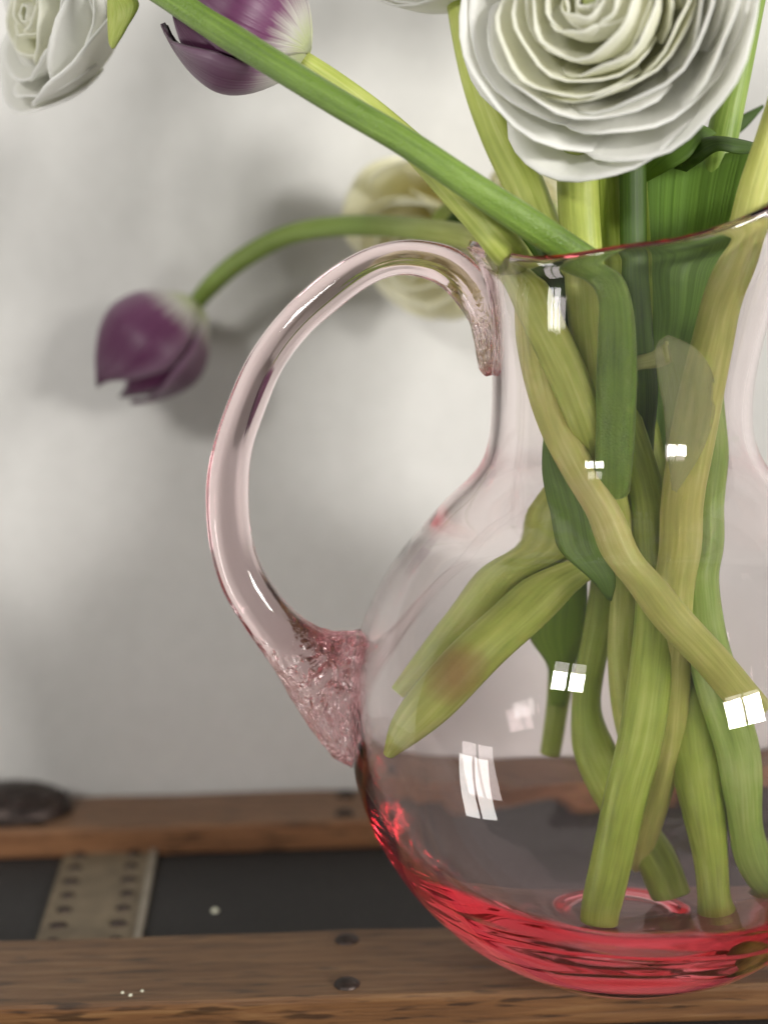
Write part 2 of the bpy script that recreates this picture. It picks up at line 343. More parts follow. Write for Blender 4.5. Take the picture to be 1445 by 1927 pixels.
def stem_part(name, spec, mat, parent, seed=0, **kw):
    pts, rad = stem_path(spec)
    off = parent.location if parent else (0, 0, 0)
    return link(name, tube_me(name, pts, rad, off=off, seed=seed, **kw), mat, parent)

def leaf_part(name, rows, mat, parent, nv=11, bow=0.25, wave=0.0, thick=0.0006, n=30, seed=0):
    """rows: (xl, yl, Yl, xr, yr, Yr); bow: how far the blade cups (share of its width), positive towards the camera"""
    R = catmull2(np.array(rows, float), n); G, UV = [], []
    for i, (xl, yl, Yl, xr, yr, Yr) in enumerate(R):
        a, b = PY(xl, yl, Yl), PY(xr, yr, Yr); wdt = np.linalg.norm(b - a); row, uv = [], []
        for j in range(nv):
            t = j / (nv - 1); p = a + (b - a) * t
            p = p + np.array([0, -1, 0.1]) * (bow * wdt * 4 * t * (1 - t) - 0.03 * wdt * math.exp(-((t - .5) / .06) ** 2))
            p = p + np.array([0, -1, 0]) * wave * sin(i * 0.5 + seed + 3 * t) * (abs(t - .5) * 2) ** 2
            row.append(inside(p, thick)); uv.append((t, i / (n - 1)))
        G.append(row); UV.append(uv)
    o = link(name, grid_me(name, G, UV, False, parent.location if parent else (0, 0, 0)), mat, parent)
    s = o.modifiers.new('thickness', 'SOLIDIFY'); s.thickness = thick; s.offset = 0
    return o
def catmull2(P, n):
    P = np.asarray(P, float); mid = (P[:, :2] + P[:, 3:5]) / 2
    return catmull(np.hstack([mid, P]), n)[:, 2:]

def box_me(name, x0, x1, y0, y1, z0, z1, bev=0.002, nx=1, jit=0.0, seed=0):
    import bmesh
    bm = bmesh.new(); bmesh.ops.create_cube(bm, size=1)
    for v in bm.verts: v.co = Vector(((x0 + x1) / 2 + v.co.x * (x1 - x0), (y0 + y1) / 2 + v.co.y * (y1 - y0), (z0 + z1) / 2 + v.co.z * (z1 - z0)))
    bmesh.ops.bevel(bm, geom=bm.edges[:], offset=bev, segments=3, affect='EDGES', profile=0.6)
    if nx > 1:
        for i in range(1, nx):
            bmesh.ops.bisect_plane(bm, geom=bm.verts[:] + bm.edges[:] + bm.faces[:], plane_co=(x0 + (x1 - x0) * i / nx, 0, 0), plane_no=(1, 0, 0))
        for v in bm.verts:
            v.co.y += jit * mn.noise(Vector((v.co.x * 40 + seed, v.co.y * 3, 0))); v.co.z += jit * 0.6 * mn.noise(Vector((v.co.x * 30 + seed, v.co.y * 60, 5)))
    me = bpy.data.meshes.new(name); bm.to_mesh(me); bm.free()
    return me
def dome_me(name, r, h, seg=14, rings=5, rough=0.0, seed=0):
    vs = [(0, 0, h)]; fs = []
    for i in range(1, rings + 1):
        a = pi / 2 * i / rings
        for j in range(seg):
            p = 2 * pi * j / seg; k = 1 + rough * mn.noise(Vector((cos(p) * 2 + seed, sin(p) * 2, i)))
            vs.append((r * k * sin(a) * cos(p), r * k * sin(a) * sin(p), h * cos(a)))
    for j in range(seg): fs.append((0, 1 + j, 1 + (j + 1) % seg))
    for i in range(rings - 1):
        for j in range(seg):
            a = 1 + i * seg; b = a + seg; k = (j + 1) % seg
            fs.append((a + j, b + j, b + k, a + k))
    me = bpy.data.meshes.new(name); me.from_pydata(vs, [], fs); me.update()
    return me

# ================================================================== setting: the wall
YW = 0.622
def wall():
    n, m = 40, 40; G = []; UV = []
    for i in range(n):
        z = -0.6 + 2.4 * i / (n - 1)
        G.append([(-1.6 + 3.2 * j / (m - 1), YW + 0.0015 * mn.noise(Vector((j * .6, i * .6, 2))), z) for j in range(m)])
        UV.append([(j / m, i / n) for j in range(m)])
    o = link('wall', grid_me('wall', G, UV, False), M['wall']); tag(o, 'plain off-white plastered wall behind the trunk', kind='structure')
wall()

# ================================================================== the old trunk
def trunk():
    t = empty('trunk', 'old travelling trunk with worn wooden slats, black canvas lid and dark rivets', 'trunk', (0, 0.5, -0.30))
    off = Vector(t.location)
    def part(name, me, mat, smooth=False, parent=None):
        me.transform(Matrix.Translation(-off)) if parent is None else None
        return link(name, me, mat, parent or t, smooth)
    XL, XR = -0.42, 0.48
    part('canvas_lid', box_me('canvas_lid', XL, XR, 0.415, 0.611, -0.30, -0.012, 0.004), M['canvas'])
    def slat(y0, y1, z0, z1, mat, nails, seed):
        s = part('slat', box_me('slat', XL, XR, y0, y1, z0, z1, 0.0022, 60, 0.0007, seed), mat)
        return s
    slat(0.4285, 0.475, -0.0125, 0.0, M['wood_front'], None, 1)
    slat(0.573, 0.610, -0.0125, 0.0, M['wood_rear'], None, 9)
    part('slat', box_me('slat', XL, XR, 0.372, 0.4195, -0.05, -0.0105, 0.0022, 60, 0.0008, 21), M['wood_front'])
    # rivets in pairs along the slats
    rv = dome_me('rivet', 0.0042, 0.0022, rough=0.06)
    rv.materials.append(M['iron'])
    def rivet(x, y, z, s=1.0):
        o = bpy.data.objects.new('rivet', rv); col.objects.link(o); o.parent = t
        o.location = Vector((x, y, z - 0.0003)) - off; o.scale = (s, s, s)
        for p in rv.polygons: p.use_smooth = True
    for k in (-1, 0, 1, 2):
        x = -0.0165 + k * 0.19
        if abs(x - X0) < 0.02: continue
        rivet(x, 0.4665, 0); rivet(x + 0.0006, 0.4362, 0)
        rivet(x - 0.003, 0.602, 0); rivet(x - 0.003, 0.580, 0)
    # tan strip with nails across the canvas
    a, b = (-0.1325, 0.588), (-0.1245, 0.478)
    def sp(u, v, z): # u across 0..1, v along 0..1
        return (a[0] + (b[0] - a[0]) * v + 0.0370 * u, a[1] + (b[1] - a[1]) * v, z)
    zt = -0.0105
    def slab(name, u0, u1, z0, z1, mat):
        vs = [sp(u0, 0, z0), sp(u1, 0, z0), sp(u1, 1, z0), sp(u0, 1, z0), sp(u0, 0, z1), sp(u1, 0, z1), sp(u1, 1, z1), sp(u0, 1, z1)]
        me = bpy.data.meshes.new(name); me.from_pydata(vs, [], [(3, 2, 1, 0), (4, 5, 6, 7), (0, 1, 5, 4), (1, 2, 6, 5), (2, 3, 7, 6), (3, 0, 4, 7)]); me.update()
        return part(name, me, mat)
    slab('strap', 0, 1, -0.013, zt, M['strip'])
    slab('strap_edge', 0.93, 1.0, -0.0105, zt + 0.0012, M['strip_edge'])
    nl = dome_me('nail', 0.0024, 0.0016, 10, 4, 0.1); nl.materials.append(M['iron'])
    for p in nl.polygons: p.use_smooth = True
    for u in (0.17, 0.76):
        for k in range(9):
            o = bpy.data.objects.new('nail', nl); col.objects.link(o); o.parent = t
            o.location = Vector(sp(u + 0.012 * sin(5 * k + u * 9), 0.035 + k * 0.117, zt - 0.0002)) - off
            o.scale = (1.25 if k % 3 else 1.5, 1, 1)
    # forged clamp arching over the rear slat
    me = dome_me('clamp', 0.024, 0.0135, 26, 9, 0.05, 3.0)
    for v in me.vertices:
        k = v.co.z / 0.0135; v.co.z = 0.0135 * k ** 0.75 + 0.0009 * mn.noise(v.co * 160); v.co.y *= 0.70
        v.co += Vector((-0.155, 0.593, -0.0012))
    part('clamp', me, M['iron'], True)
    me = box_me('hinge_plate', -0.19, -0.140, 0.577, 0.592, -0.0005, 0.0022, 0.0008); part('hinge_plate', me, M['iron'], False)
    for dx, dy, z in ((-0.014, -0.010, 0.009), (0.004, -0.0115, 0.009), (0.014, -0.006, 0.0088)):
        rivet(-0.155 + dx, 0.593 + dy, z, 0.8)
trunk()
def crumb(x, y, z, s, label):
    me = dome_me('crumb', s, s * 1.1, 8, 3, 0.35, x); o = link('crumb', me, M['crumb'])
    p = PZ(x, y, z); o.location = (p[0], p[1], p[2] - 0.0002)
    tag(o, label, 'crumb')
crumb(405, 1715, -0.012, 0.0014, 'tiny pale round crumb lying on the black canvas lid')
crumb(231, 1868, 0.0, 0.0006, 'small pale fleck on the front wooden slat, one of a cluster')
crumb(246, 1873, 0.0, 0.0007, 'small pale fleck on the front wooden slat, one of a cluster')
crumb(268, 1865, 0.0, 0.0006, 'small pale fleck on the front wooden slat, one of a cluster')
for o in col.objects:
    if o.name.startswith('crumb') and 'cluster' in o['label']: o['group'] = 'pale flecks on the front slat'

# ================================================================== the pitcher
RS, ZS = 0.0845, 0.0803
def interp_profile(pts, n):
    return catmull(np.array(pts, float), n)
def sph(z, R=RS): return sqrt(max(0, R * R - (z - ZS) ** 2))
OUT = [(0.0005, 0.0060), (0.009, 0.0058), (0.0155, 0.0050), (0.0195, 0.0026), (0.0228, 0.0003), (0.0262, 0.0), (0.0310, 0.0014)]
OUT += [(sph(z), z) for z in (0.006, 0.011, 0.018, 0.027, 0.038, 0.050, 0.064, 0.080, 0.095, 0.109, 0.121, 0.131, 0.140)]
OUT += [(0.0528, 0.1475), (0.0464, 0.1532), (0.0418, 0.1588), (0.0393, 0.1655), (0.0384, 0.1740), (0.0380, 0.1840), (0.0380, 0.1940), (0.0386, 0.2040), (0.0398, 0.2120), (0.0414, 0.2170), (0.0434, 0.2196), (0.0446, 0.2214)]
IN = [(0.0443, 0.2232), (0.0428, 0.2238), (0.0411, 0.2228), (0.0398, 0.2190), (0.0374, 0.2120), (0.0360, 0.2040), (0.0354, 0.1940), (0.0354, 0.1840), (0.0358, 0.1740), (0.0367, 0.1655), (0.0392, 0.1575), (0.0438, 0.1510), (0.0505, 0.1450)]
IN += [(sph(z) - 0.0026, z) for z in (0.137, 0.128, 0.118, 0.106, 0.093)]
IN += [(0.0812, 0.079), (0.0788, 0.063), (0.0743, 0.050), (0.0675, 0.0390), (0.0588, 0.0295), (0.0500, 0.0228), (0.0410, 0.0178), (0.0315, 0.0147), (0.0200, 0.0134), (0.0100, 0.0132), (0.0005, 0.0132)]
PR = interp_profile(OUT + IN, 230)
_no = np.argmin(abs(np.array(PR)[:, 1] - 0.2232) + abs(np.array(PR)[:, 0] - 0.0443))
_oz = np.array([p[1] for p in OUT[4:]]); _or = np.array([p[0] for p in OUT[4:]])
def r_out(z): return float(np.interp(z, _oz, _or))
def spout(phi, z):
    """pulled lip: phi = 0 towards +X (the spout), opposite the handle"""
    t = max(0.0, (z - 0.166) / 0.056); c = max(0.0, cos(phi)); f = c ** 2.2
    dr = 0.020 * f * t ** 2.2
    k = max(0.0, (z - 0.185) / 0.037); k = k ** 1.5
    dz = k * (0.0195 * f - 0.0035 * math.exp(-((abs(phi) - 2.25) / 0.5) ** 2) + 0.0015 * max(0, -cos(phi)) ** 4)
    return dr, dz
def pitcher():
    p = empty('glass_pitcher', 'round-bodied pink glass pitcher with looped handle, filled with flower stems', 'pitcher', (X0, Y0, 0))
    seg = 176; G, UV = [], []
    n = len(PR)
    for i, (r, z) in enumerate(PR):
        row, uv = [], []
        inner = i > _no
        for j in range(seg):
            a = 2 * pi * j / seg; ph = atan2(sin(a), cos(a))
            dr, dz = spout(ph, z)
            rr = r + dr * (r > 0.02)
            zz = z + dz
            ca, sa = cos(a), sin(a)
            if r > 0.004:
                # hand-blown waviness, and a lazy spiral left by the tools low on the body
                rr += 0.00022 * mn.noise(Vector((ca * 2.2 + (7 if inner else 0), sa * 2.2, z * 26)))
                low = max(0.0, min(1.0, (0.052 - z) / 0.03)) * min(1, max(0, (r - 0.026) / 0.01))
                if inner:
                    low2 = max(0.0, min(1.0, (0.050 - z) / 0.03)) * min(1, max(0, (r - 0.036) / 0.01))
                    w_ = sin(z * 620 + a * 2.0 + 2.2 * mn.noise(Vector((ca * 1.5, sa * 1.5, z * 30))))
                    rr -= 0.00030 * low2 * w_ ; zz += 0.00022 * low2 * w_
                    rr += 0.0010 * low2 * mn.noise(Vector((ca * 3 + 3, sa * 3, z * 60)))
                else:
                    rr += 0.00010 * low * sin(z * 520 + a * 3 + 2 * mn.noise(Vector((ca, sa, z * 40))))
            row.append((rr * ca, rr * sa, zz)); uv.append((j / seg, i / n))
        G.append(row); UV.append(uv)
    b = link('body', grid_me('body', G, UV, True), M['glass'], p)
    # close the two pole rings
    me = b.data
    import bmesh
    bm = bmesh.new(); bm.from_mesh(me)
    bmesh.ops.holes_fill(bm, edges=[e for e in bm.edges if e.is_boundary], sides=0)
    bmesh.ops.recalc_face_normals(bm, faces=bm.faces)
    for f in bm.faces: f.smooth = True
    bm.to_mesh(me); bm.free()

    # ---- looped handle: pairs of outline pixels (inner edge, outer edge), half-depth in px, flare of ripples
    H = [  # xi, yi, xo, yo, depth
        (924, 706, 914, 708, 5, 0.3), (936, 686, 903, 694, 15, 0.5), (940, 655, 896, 656, 25, 0.6), (941, 610, 886, 612, 34, 0.35), (930, 560, 866, 580, 38, 0.10),
        (905, 505, 845, 553, 39, 0.03), (860, 468, 815, 530, 38, 0.0), (800, 452, 775, 518, 36, 0), (740, 453, 735, 520, 35, 0), (672, 474, 690, 540, 36, 0),
        (600, 520, 637, 580, 37, 0), (530, 585, 578, 633, 38, 0), (470, 665, 531, 697, 38, 0), (428, 755, 497, 778, 38, 0), (400, 840, 474, 850, 38, 0),
        (388, 920, 468, 922, 39, 0), (394, 1020, 474, 1008, 40, 0), (418, 1108, 498, 1074, 41, 0), (464, 1184, 545, 1140, 43, 0.0), (518, 1262, 592, 1177, 48, 0.25),
        (562, 1335, 628, 1188, 56, 0.7), (606, 1397, 652, 1190, 68, 1.0), (642, 1432, 672, 1188, 78, 1.0), (680, 1442, 705, 1186, 82, 1.0)]
    S = catmull2h(H, 170); seg = 96; G, UV, rip = [], [], []
    Lc = 0; prev = None
    for i, (xi, yi, xo, yo, dp, rp) in enumerate(S):
        a, b_ = PY(xi, yi, Y0), PY(xo, yo, Y0); c = (a + b_) / 2; h = (b_ - a) / 2; dv = np.array([0, dp * PXM(Y0), 0])
        if prev is not None: Lc += np.linalg.norm(c - prev)
        prev = c
        ring(G, UV, rip, c, h, dv, seg, Lc, rp)
    # ends: shrink to a point, following the surface
    def cap(G, UV, rip, at_end):
        base = G[-1] if at_end else G[0]; c = np.mean(base, axis=0); ks = [1 - 0.99 * ((i + 1) / 16) for i in range(16)] if at_end else (0.85, 0.6, 0.35, 0.12, 0.01)
        new = [[c + (q - c) * k for q in base] for k in ks]
        uvs = [[(u * k, v + 0.02 * (1 - k)) for u, v in (UV[-1] if at_end else UV[0])] for k in ks]
        rr = [[1.0 if at_end else 0.3] * seg for k in ks]
        if at_end: G += new; UV += uvs; rip += rr
        else: G[:0] = new[::-1]; UV[:0] = uvs[::-1]; rip[:0] = rr[::-1]
    cap(G, UV, rip, True); cap(G, UV, rip, False)
    G = np.array(G); loc = np.array([X0, Y0, 0])
    # glass welded on the body: sink no deeper than 0.7 mm under its surface
    for i in range(G.shape[0]):
        for j in range(G.shape[1]):
            v = G[i, j] - loc; r = sqrt(v[0] ** 2 + v[1] ** 2); lim = r_out(v[2]) - 0.0007
            if i > 130 and rip[i][j] > 0.5:          # pressed-on end: radial folds with air between their crests
                cc = G[-1, 0]; an = atan2(G[i, j, 2] - cc[2], G[i, j, 1] - cc[1]); rd = math.hypot(G[i, j, 2] - cc[2], G[i, j, 1] - cc[1])
                fold = sin(an * 17 + 3.5 * mn.noise(Vector((an * 2, rd * 160, 3))) + rd * 260) * 0.5 + 0.9 * mn.noise(Vector((an * 3, rd * 420, 8)))
                lim += 0.0011 + 0.0016 * fold * min(1, rd / 0.004)
            if v[0] < 0.03 and r < lim:
                k = lim / max(r, 1e-6); G[i, j, 0] = loc[0] + v[0] * k; G[i, j, 1] = loc[1] + v[1] * k
    # crinkles where the hot glass was pressed on
    for i in range(G.shape[0]):
        c = G[i].mean(axis=0)
        for j in range(G.shape[1]):
            if rip[i][j] > 0.2:
                q = G[i, j] * 1.0; d = (q - c); dn = np.linalg.norm(d) + 1e-9
                k = 0.0008 * rip[i][j] * mn.noise(Vector(q * 330)) + 0.00035 * rip[i][j] * sin(j * 2 * pi / seg * 16)
                if i < G.shape[0] - 18: G[i, j] = q + d / dn * k
    me = grid_me('handle', G, UV, True, loc)
    bm = bmesh.new(); bm.from_mesh(me)
    bmesh.ops.holes_fill(bm, edges=[e for e in bm.edges if e.is_boundary], sides=0); bmesh.ops.recalc_face_normals(bm, faces=bm.faces); bm.to_mesh(me); bm.free()
    at = me.attributes.new('ripple', 'FLOAT', 'POINT'); at.data.foreach_set('value', np.array(rip, float).ravel()[:len(me.vertices)])
    link('handle', me, M['glass_handle'], p)
def ring(G, UV, rip, c, h, dv, seg, L, rp):
    row, uv, rr = [], [], []
    for j in range(seg):
        a = 2 * pi * j / seg
        k = 1 + 0.012 * cos(7 * a + 14 * L) + 0.012 * cos(11 * a - 9 * L)
        row.append(c + h * cos(a) * k + dv * sin(a) * k); uv.append((j / seg, L * 4)); rr.append(rp)
    G.append(row); UV.append(uv); rip.append(rr)
def catmull2h(H, n):
    P = np.asarray(H, float); mid = (P[:, :2] + P[:, 2:4]) / 2
    return catmull(np.hstack([mid, P]), n)[:, 2:]
pitcher()

# ================================================================== flowers
def orient(axis, spin):
    q = Vector(axis).normalized().to_track_quat('Z', 'Y').to_matrix(); return q @ Matrix.Rotation(spin, 3, 'Z')
def petal_me(name, fn, nu, nv, Rm, org, off):
    G, UV = [], []
    for i in range(nu):
        u = i / (nu - 1); row, uv = [], []
        for j in range(nv):
            v = 2 * j / (nv - 1) - 1; p = Rm @ Vector(fn(u, v)); row.append((p.x + org[0], p.y + org[1], p.z + org[2])); uv.append(((v + 1) / 2, u))
        G.append(row); UV.append(uv)
    return grid_me(name, G, UV, False, off)

def tulip_bloom(root, base, tip, Rmax, spin, seed=0, openness=0.42):
    base = np.array(base); tip = np.array(tip); ax = tip - base; L = np.linalg.norm(ax); Rm = orient(ax, spin); rs = random.Random(seed)
    for k in range(6):
        outer = k % 2 == 0; phi0 = k * pi / 3; sc = (1.0 if outer else 0.90); hw = (1.02 if outer else 0.95); Lk = L * (1 + rs.uniform(-0.05, 0.05)); sd = rs.uniform(0, 9); tilt = rs.uniform(-0.03, 0.05)
        def fn(u, v, sc=sc, hw=hw, Lk=Lk, sd=sd, phi0=phi0, tilt=tilt, outer=outer):
            prof = 0.12 + 0.88 * sin(min(1, u / 0.5) * pi / 2) ** 0.75 if u < 0.5 else 1 - (1 - openness) * ((u - 0.5) / 0.5) ** 1.7
            wid = hw * min(1, (sin(pi * min(0.999, u ** 0.75 * 0.93 + 0.05))) ** 0.55 * 1.05)
            if u > 0.8: wid *= 1 - 0.55 * ((u - 0.8) / 0.2) ** 2
            ph = phi0 + v * wid
            r = Rmax * sc * (prof + tilt * u) * (1 - 0.05 * (1 - abs(v)) * 0 + 0.05 * v * v) - 0.0009 * math.exp(-(v / 0.1) ** 2) * u
            r += 0.0012 * sin(6 * v + sd) * u * u * abs(v)
            z = Lk * (u - 0.05 * u * u * v * v - (0.03 * abs(sin(7 * v + sd)) * u ** 6)) * (1.0 if outer else 0.97)
            return (r * cos(ph), r * sin(ph), z)
        o = link('petal', petal_me('petal', fn, 22, 15, Rm, base, root.location), M['tulip'], root)
        s = o.modifiers.new('thickness', 'SOLIDIFY'); s.thickness = 0.0007; s.offset = 0

def ranunculus_bloom(root, cen, axis, R, mat, inner, seed=0, shells=((.09, 150, 3), (.17, 138, 3), (.26, 126, 4), (.36, 116, 4), (.47, 108, 4), (.60, 102, 5), (.73, 96, 5), (.87, 90, 5), (1.0, 82, 6)), spin=0.0, squash=0.9):
    """nested cups of petals round the centre of the bloom: (share of radius, closing angle, petals)"""
    Rm = orient(axis, spin); rs = random.Random(seed); cen = np.array(cen)
    hd = link('heart', dome_me('heart', R * 0.06, R * 0.05, 12, 5), M['heart'], root)
    hd.matrix_local = Matrix.Translation(Vector(cen) - root.location) @ Rm.to_4x4()
    for l, (sh, close, n) in enumerate(shells):
        f = l / (len(shells) - 1); Rl = R * sh; al = radians(close)
        for k in range(n):
            ph0 = 2 * pi * (k + 0.41 * l) / n + rs.uniform(-0.25, 0.25); hw = (2 * pi / n) * rs.uniform(0.85, 1.2); sd = rs.uniform(0, 50); ak = al + rs.uniform(-0.20, 0.14); lean = rs.uniform(0.03, 0.08) * (1 if sh > .3 else 1.8) * rs.choice((-1, 1, 1)); jit = rs.uniform(0.95, 1.05)
            def fn(u, v, Rl=Rl, ak=ak, hw=hw, ph0=ph0, sd=sd, f=f, lean=lean, jit=jit):
                wdt = hw * (0.35 + 0.65 * min(1, (u / 0.5)) ** 0.8)
                top = 1 - 0.36 * abs(v) ** 2.4 - 0.03 * sin(5 * v + sd) - 0.008 * sin(13 * v + 2 * sd)
                a = radians(6) + (ak - radians(6)) * u * top
                rr = Rl * (jit + lean * v)
                rr += R * (0.016 + 0.034 * f) * u ** 2 * sin(3.0 * v + sd) + R * 0.010 * u ** 4 * sin(11 * v + 2 * sd)
                rr += R * (0.02 + 0.05 * f) * (max(0, u - 0.7) / 0.3) ** 2
                ph = ph0 + v * wdt
                return (rr * sin(a) * cos(ph), rr * sin(a) * sin(ph), -squash * rr * cos(a))
            o = link('petal', petal_me('petal', fn, 19, 17, Rm, cen, root.location), inner if sh < 0.66 else mat, root)
            s = o.modifiers.new('thickness', 'SOLIDIFY'); s.thickness = 0.0006; s.offset = 0

# ---- depths inside the pitcher are given from its axis: q(-0.02) lies 2 cm in front of the axis
def q(d): return Y0 + d
def flower(name, label, cat, base_px):
    p = PY(*base_px); return empty(name, label, cat, tuple(p))

# purple tulip nodding to the left
t1 = flower('tulip', 'purple tulip nodding on an arched stem, hanging beside the glass handle', 'tulip', (1420, 1345, q(-.02)))
stem_part('stem', [(366, 574, .592, 15), (400, 535, .590, 17), (455, 488, .584, 18), (540, 443, .572, 18), (640, 426, .556, 18), (740, 427, .537, 19), (830, 438, .515, 21), (900, 453, q(.045), 23),
    (960, 484, q(.022), 26), (1001, 545, q(-.004), 31), (1013, 640, q(-.014), 33), (1030, 730, q(-.018), 33), (1056, 810, q(-.024), 33), (1092, 890, q(-.030), 32), (1130, 960, q(-.033), 31), (1163, 1020, q(-.034), 32),
    (1200, 1080, q(-.034), 34), (1250, 1150, q(-.033), 34), (1330, 1237, q(-.030), 34), (1416, 1335, q(-.025), 33)], M['stem_arch'], t1, 1)
tulip_bloom(t1, PY(372, 568, .593), PY(206, 740, .585), .0212, 2.75, 3)

# purple tulip high behind the thick green stem
t2 = flower('tulip', 'large purple tulip behind the thick fuzzy green stem, its pale base turned to the light', 'tulip', (1215, 1500, q(.0)))
stem_part('stem', [(566, 108, .452, 15), (620, 145, .449, 17), (700, 205, .445, 19), (780, 280, .44, 24), (850, 352, .434, 29), (920, 430, q(-.024), 31), (978, 508, q(-.027), 34), (1030, 620, q(-.028), 35), (1075, 720, q(-.028), 35),
    (1106, 805, q(-.024), 33), (1130, 885, q(-.018), 30), (1152, 950, q(-.014), 28), (1166, 1020, q(-.010), 27), (1174, 1110, q(-.006), 27), (1171, 1220, q(-.002), 30), (1186, 1330, q(0), 36), (1206, 1420, q(.002), 34), (1218, 1510, q(.004), 30)], M['stem_pale'], t2, 2)
tulip_bloom(t2, PY(578, 104, .452), PY(330, -20, .452), .0205, 0.5, 5, 0.5)

# fuzzy stem in front, carrying the white bloom at the upper left
r1 = flower('ranunculus', 'white ranunculus high on the wall side, on the thick fuzzy green stem', 'ranunculus', (1152, 925, q(-.03)))
stem_part('stem', [(88, -60, .49, 22), (150, -95, .47, 24), (230, -65, .455, 25), (318, -8, .44, 25), (420, 60, .432, 26), (500, 110, .426, 26), (640, 196, .42, 26), (760, 266, .417, 26), (880, 346, q(-.036), 27), (1000, 424, q(-.034), 29), (1085, 480, q(-.028), 28),
    (1122, 505, q(-.026), 28), (1146, 532, q(-.027), 28), (1158, 572, q(-.028), 30), (1160, 625, q(-.030), 34), (1160, 700, q(-.033), 37), (1158, 800, q(-.033), 36), (1154, 890, q(-.031), 34), (1152, 930, q(-.029), 33)], M['stem_fuzzy'], r1, 3, lobes=4)
ranunculus_bloom(r1, PY(62, 28, .495), (-0.72, -0.55, 0.20), .0272, M['white'], M['white_inner'], 5, shells=((.12, 145, 3), (.25, 122, 4), (.45, 105, 4), (.7, 98, 5), (.88, 92, 5), (1.0, 84, 5)))
leaf_part('sepal', [(203, -20, .47, 222, -22, .47), (204, 40, .468, 262, 5, .466), (206, 78, .468, 240, 52, .466), (212, 92, .468, 216, 90, .468)], M['stem_pale'], r1, 5, 0.1)

# stem that leaves to the upper left behind the big bloom
s4 = flower('ranunculus', 'thick pale stem ending in a tapered tip above the slanting cut stem end', 'ranunculus', (750, 1305, q(-.0)))
stem_part('stem', [(858, -150, .485, 28), (872, 10, .475, 29), (900, 150, .47, 30), (940, 255, .468, 33), (982, 340, .466, 35), (1012, 420, .464, 36), (1045, 500, q(.012), 36), (1072, 600, q(.012), 35), (1095, 710, q(.010), 34), (1105, 800, q(.008), 34), (1090, 890, q(.006), 36), (1036, 985, q(.004), 40),
    (950, 1080, q(.0), 40), (850, 1195, q(-.006), 32), (790, 1263, q(-.010), 22), (754, 1303, q(-.012), 15)], M['stem_pale'], s4, 4)

# the big white bloom
r2 = flower('ranunculus', 'big white many-petalled ranunculus above the pitcher rim', 'ranunculus', (738, 1420, q(-.02)))
stem_part('stem', [(1100, 200, .43, 34), (1088, 300, .436, 36), (1090, 400, q(-.012), 37), (1097, 480, q(-.012), 36), (1104, 600, q(-.010), 35), (1120, 740, q(-.009), 34), (1136, 850, q(-.004), 34), (1140, 950, q(.0), 34), (1100, 1045, q(.0), 37),
    (1000, 1142, q(-.012), 43), (900, 1232, q(-.027), 46), (820, 1318, q(-.032), 44), (770, 1375, q(-.034), 32), (738, 1422, q(-.035), 10)], mat_plant('stem_pale_bruised', (0.27, 0.33, 0.05), (0.40, 0.46, 0.095), (0.54, 0.58, 0.19), spot=tuple(PY(858, 1272, q(-.036)) - np.array(r2.location))), r2, 5)
SH5 = ((.12, 145, 3), (.25, 122, 4), (.45, 105, 4), (.7, 98, 5), (1.0, 84, 5))
ranunculus_bloom(s4, PY(850, -190, .485), (-0.4, -0.7, 0.6), .033, M['white'], M['white_inner'], 41, shells=SH5)
ranunculus_bloom(r2, PY(1112, 2, .412), (-0.44, -0.86, 0.10), .0402, M['white'], M['white_inner'], 11)

# stems with blooms above the picture
s6 = flower('flower_stem', 'broad green stem whose cut end stands at the front of the pitcher floor', 'stem', (1128, 1765, q(-.02)))
stem_part('stem', [(1125, 150, .44, 27), (1138, 300, q(-.005), 27), (1144, 400, q(-.004), 28), (1148, 480, q(-.004), 29), (1152, 620, q(-.006), 30), (1168, 760, q(-.008), 31), (1196, 860, q(-.008), 33), (1214, 950, q(-.010), 34), (1224, 1060, q(-.012), 34), (1230, 1150, q(-.014), 37),
    (1224, 1250, q(-.017), 40), (1206, 1380, q(-.020), 42), (1178, 1500, q(-.022), 42), (1152, 1620, q(-.022), 41), (1134, 1710, q(-.021), 40), (1127, 1765, q(-.0210), 39)], M['stem_green'], s6, 6)
s11 = flower('flower_stem', 'pale yellow-green stem leaning out over the spout, torn at its lower end', 'stem', (1205, 1640, q(0)))
stem_part('stem', [(1475, 180, .42, 26), (1448, 270, .420, 28), (1422, 355, q(-.030), 31), (1394, 465, q(-.028), 32), (1358, 555, q(-.026), 34), (1338, 640, q(-.024), 36), (1314, 750, q(-.022), 38), (1295, 860, q(-.021), 39), (1283, 960, q(-.020), 38), (1272, 1080, q(-.018), 38),
    (1266, 1200, q(-.016), 37), (1258, 1340, q(-.013), 38), (1244, 1450, q(-.009), 38), (1222, 1550, q(-.004), 34), (1205, 1620, q(.0), 24), (1200, 1648, q(.002), 9)], M['stem_yellow'], s11, 7)
leaf_part('hazy_flap', [(1238, 640, q(-.033), 1254, 630, q(-.033)), (1230, 662, q(-.033), 1302, 652, q(-.033)), (1236, 715, q(-.033), 1334, 700, q(-.031)), (1246, 770, q(-.033), 1338, 775, q(-.030)), (1250, 825, q(-.032), 1318, 845, q(-.030)), (1256, 880, q(-.031), 1290, 900, q(-.030)), (1262, 930, q(-.030), 1270, 935, q(-.030))], M['membrane'], s11, 11, 0.15, 0.0, 0.0003)  # reflected haze on the neck, put into shape as a translucent flap
leaf_part('hazy_flap', [(1176, 676, q(-.026), 1178, 702, q(-.026)), (1205, 668, q(-.028), 1208, 694, q(-.028)), (1235, 656, q(-.031), 1240, 690, q(-.031)), (1252, 640, q(-.033), 1262, 680, q(-.033))], M['leaf_pale'], s11, 5, 0.1, 0.0005)  # side band of the same haze, shaped as a pale strip
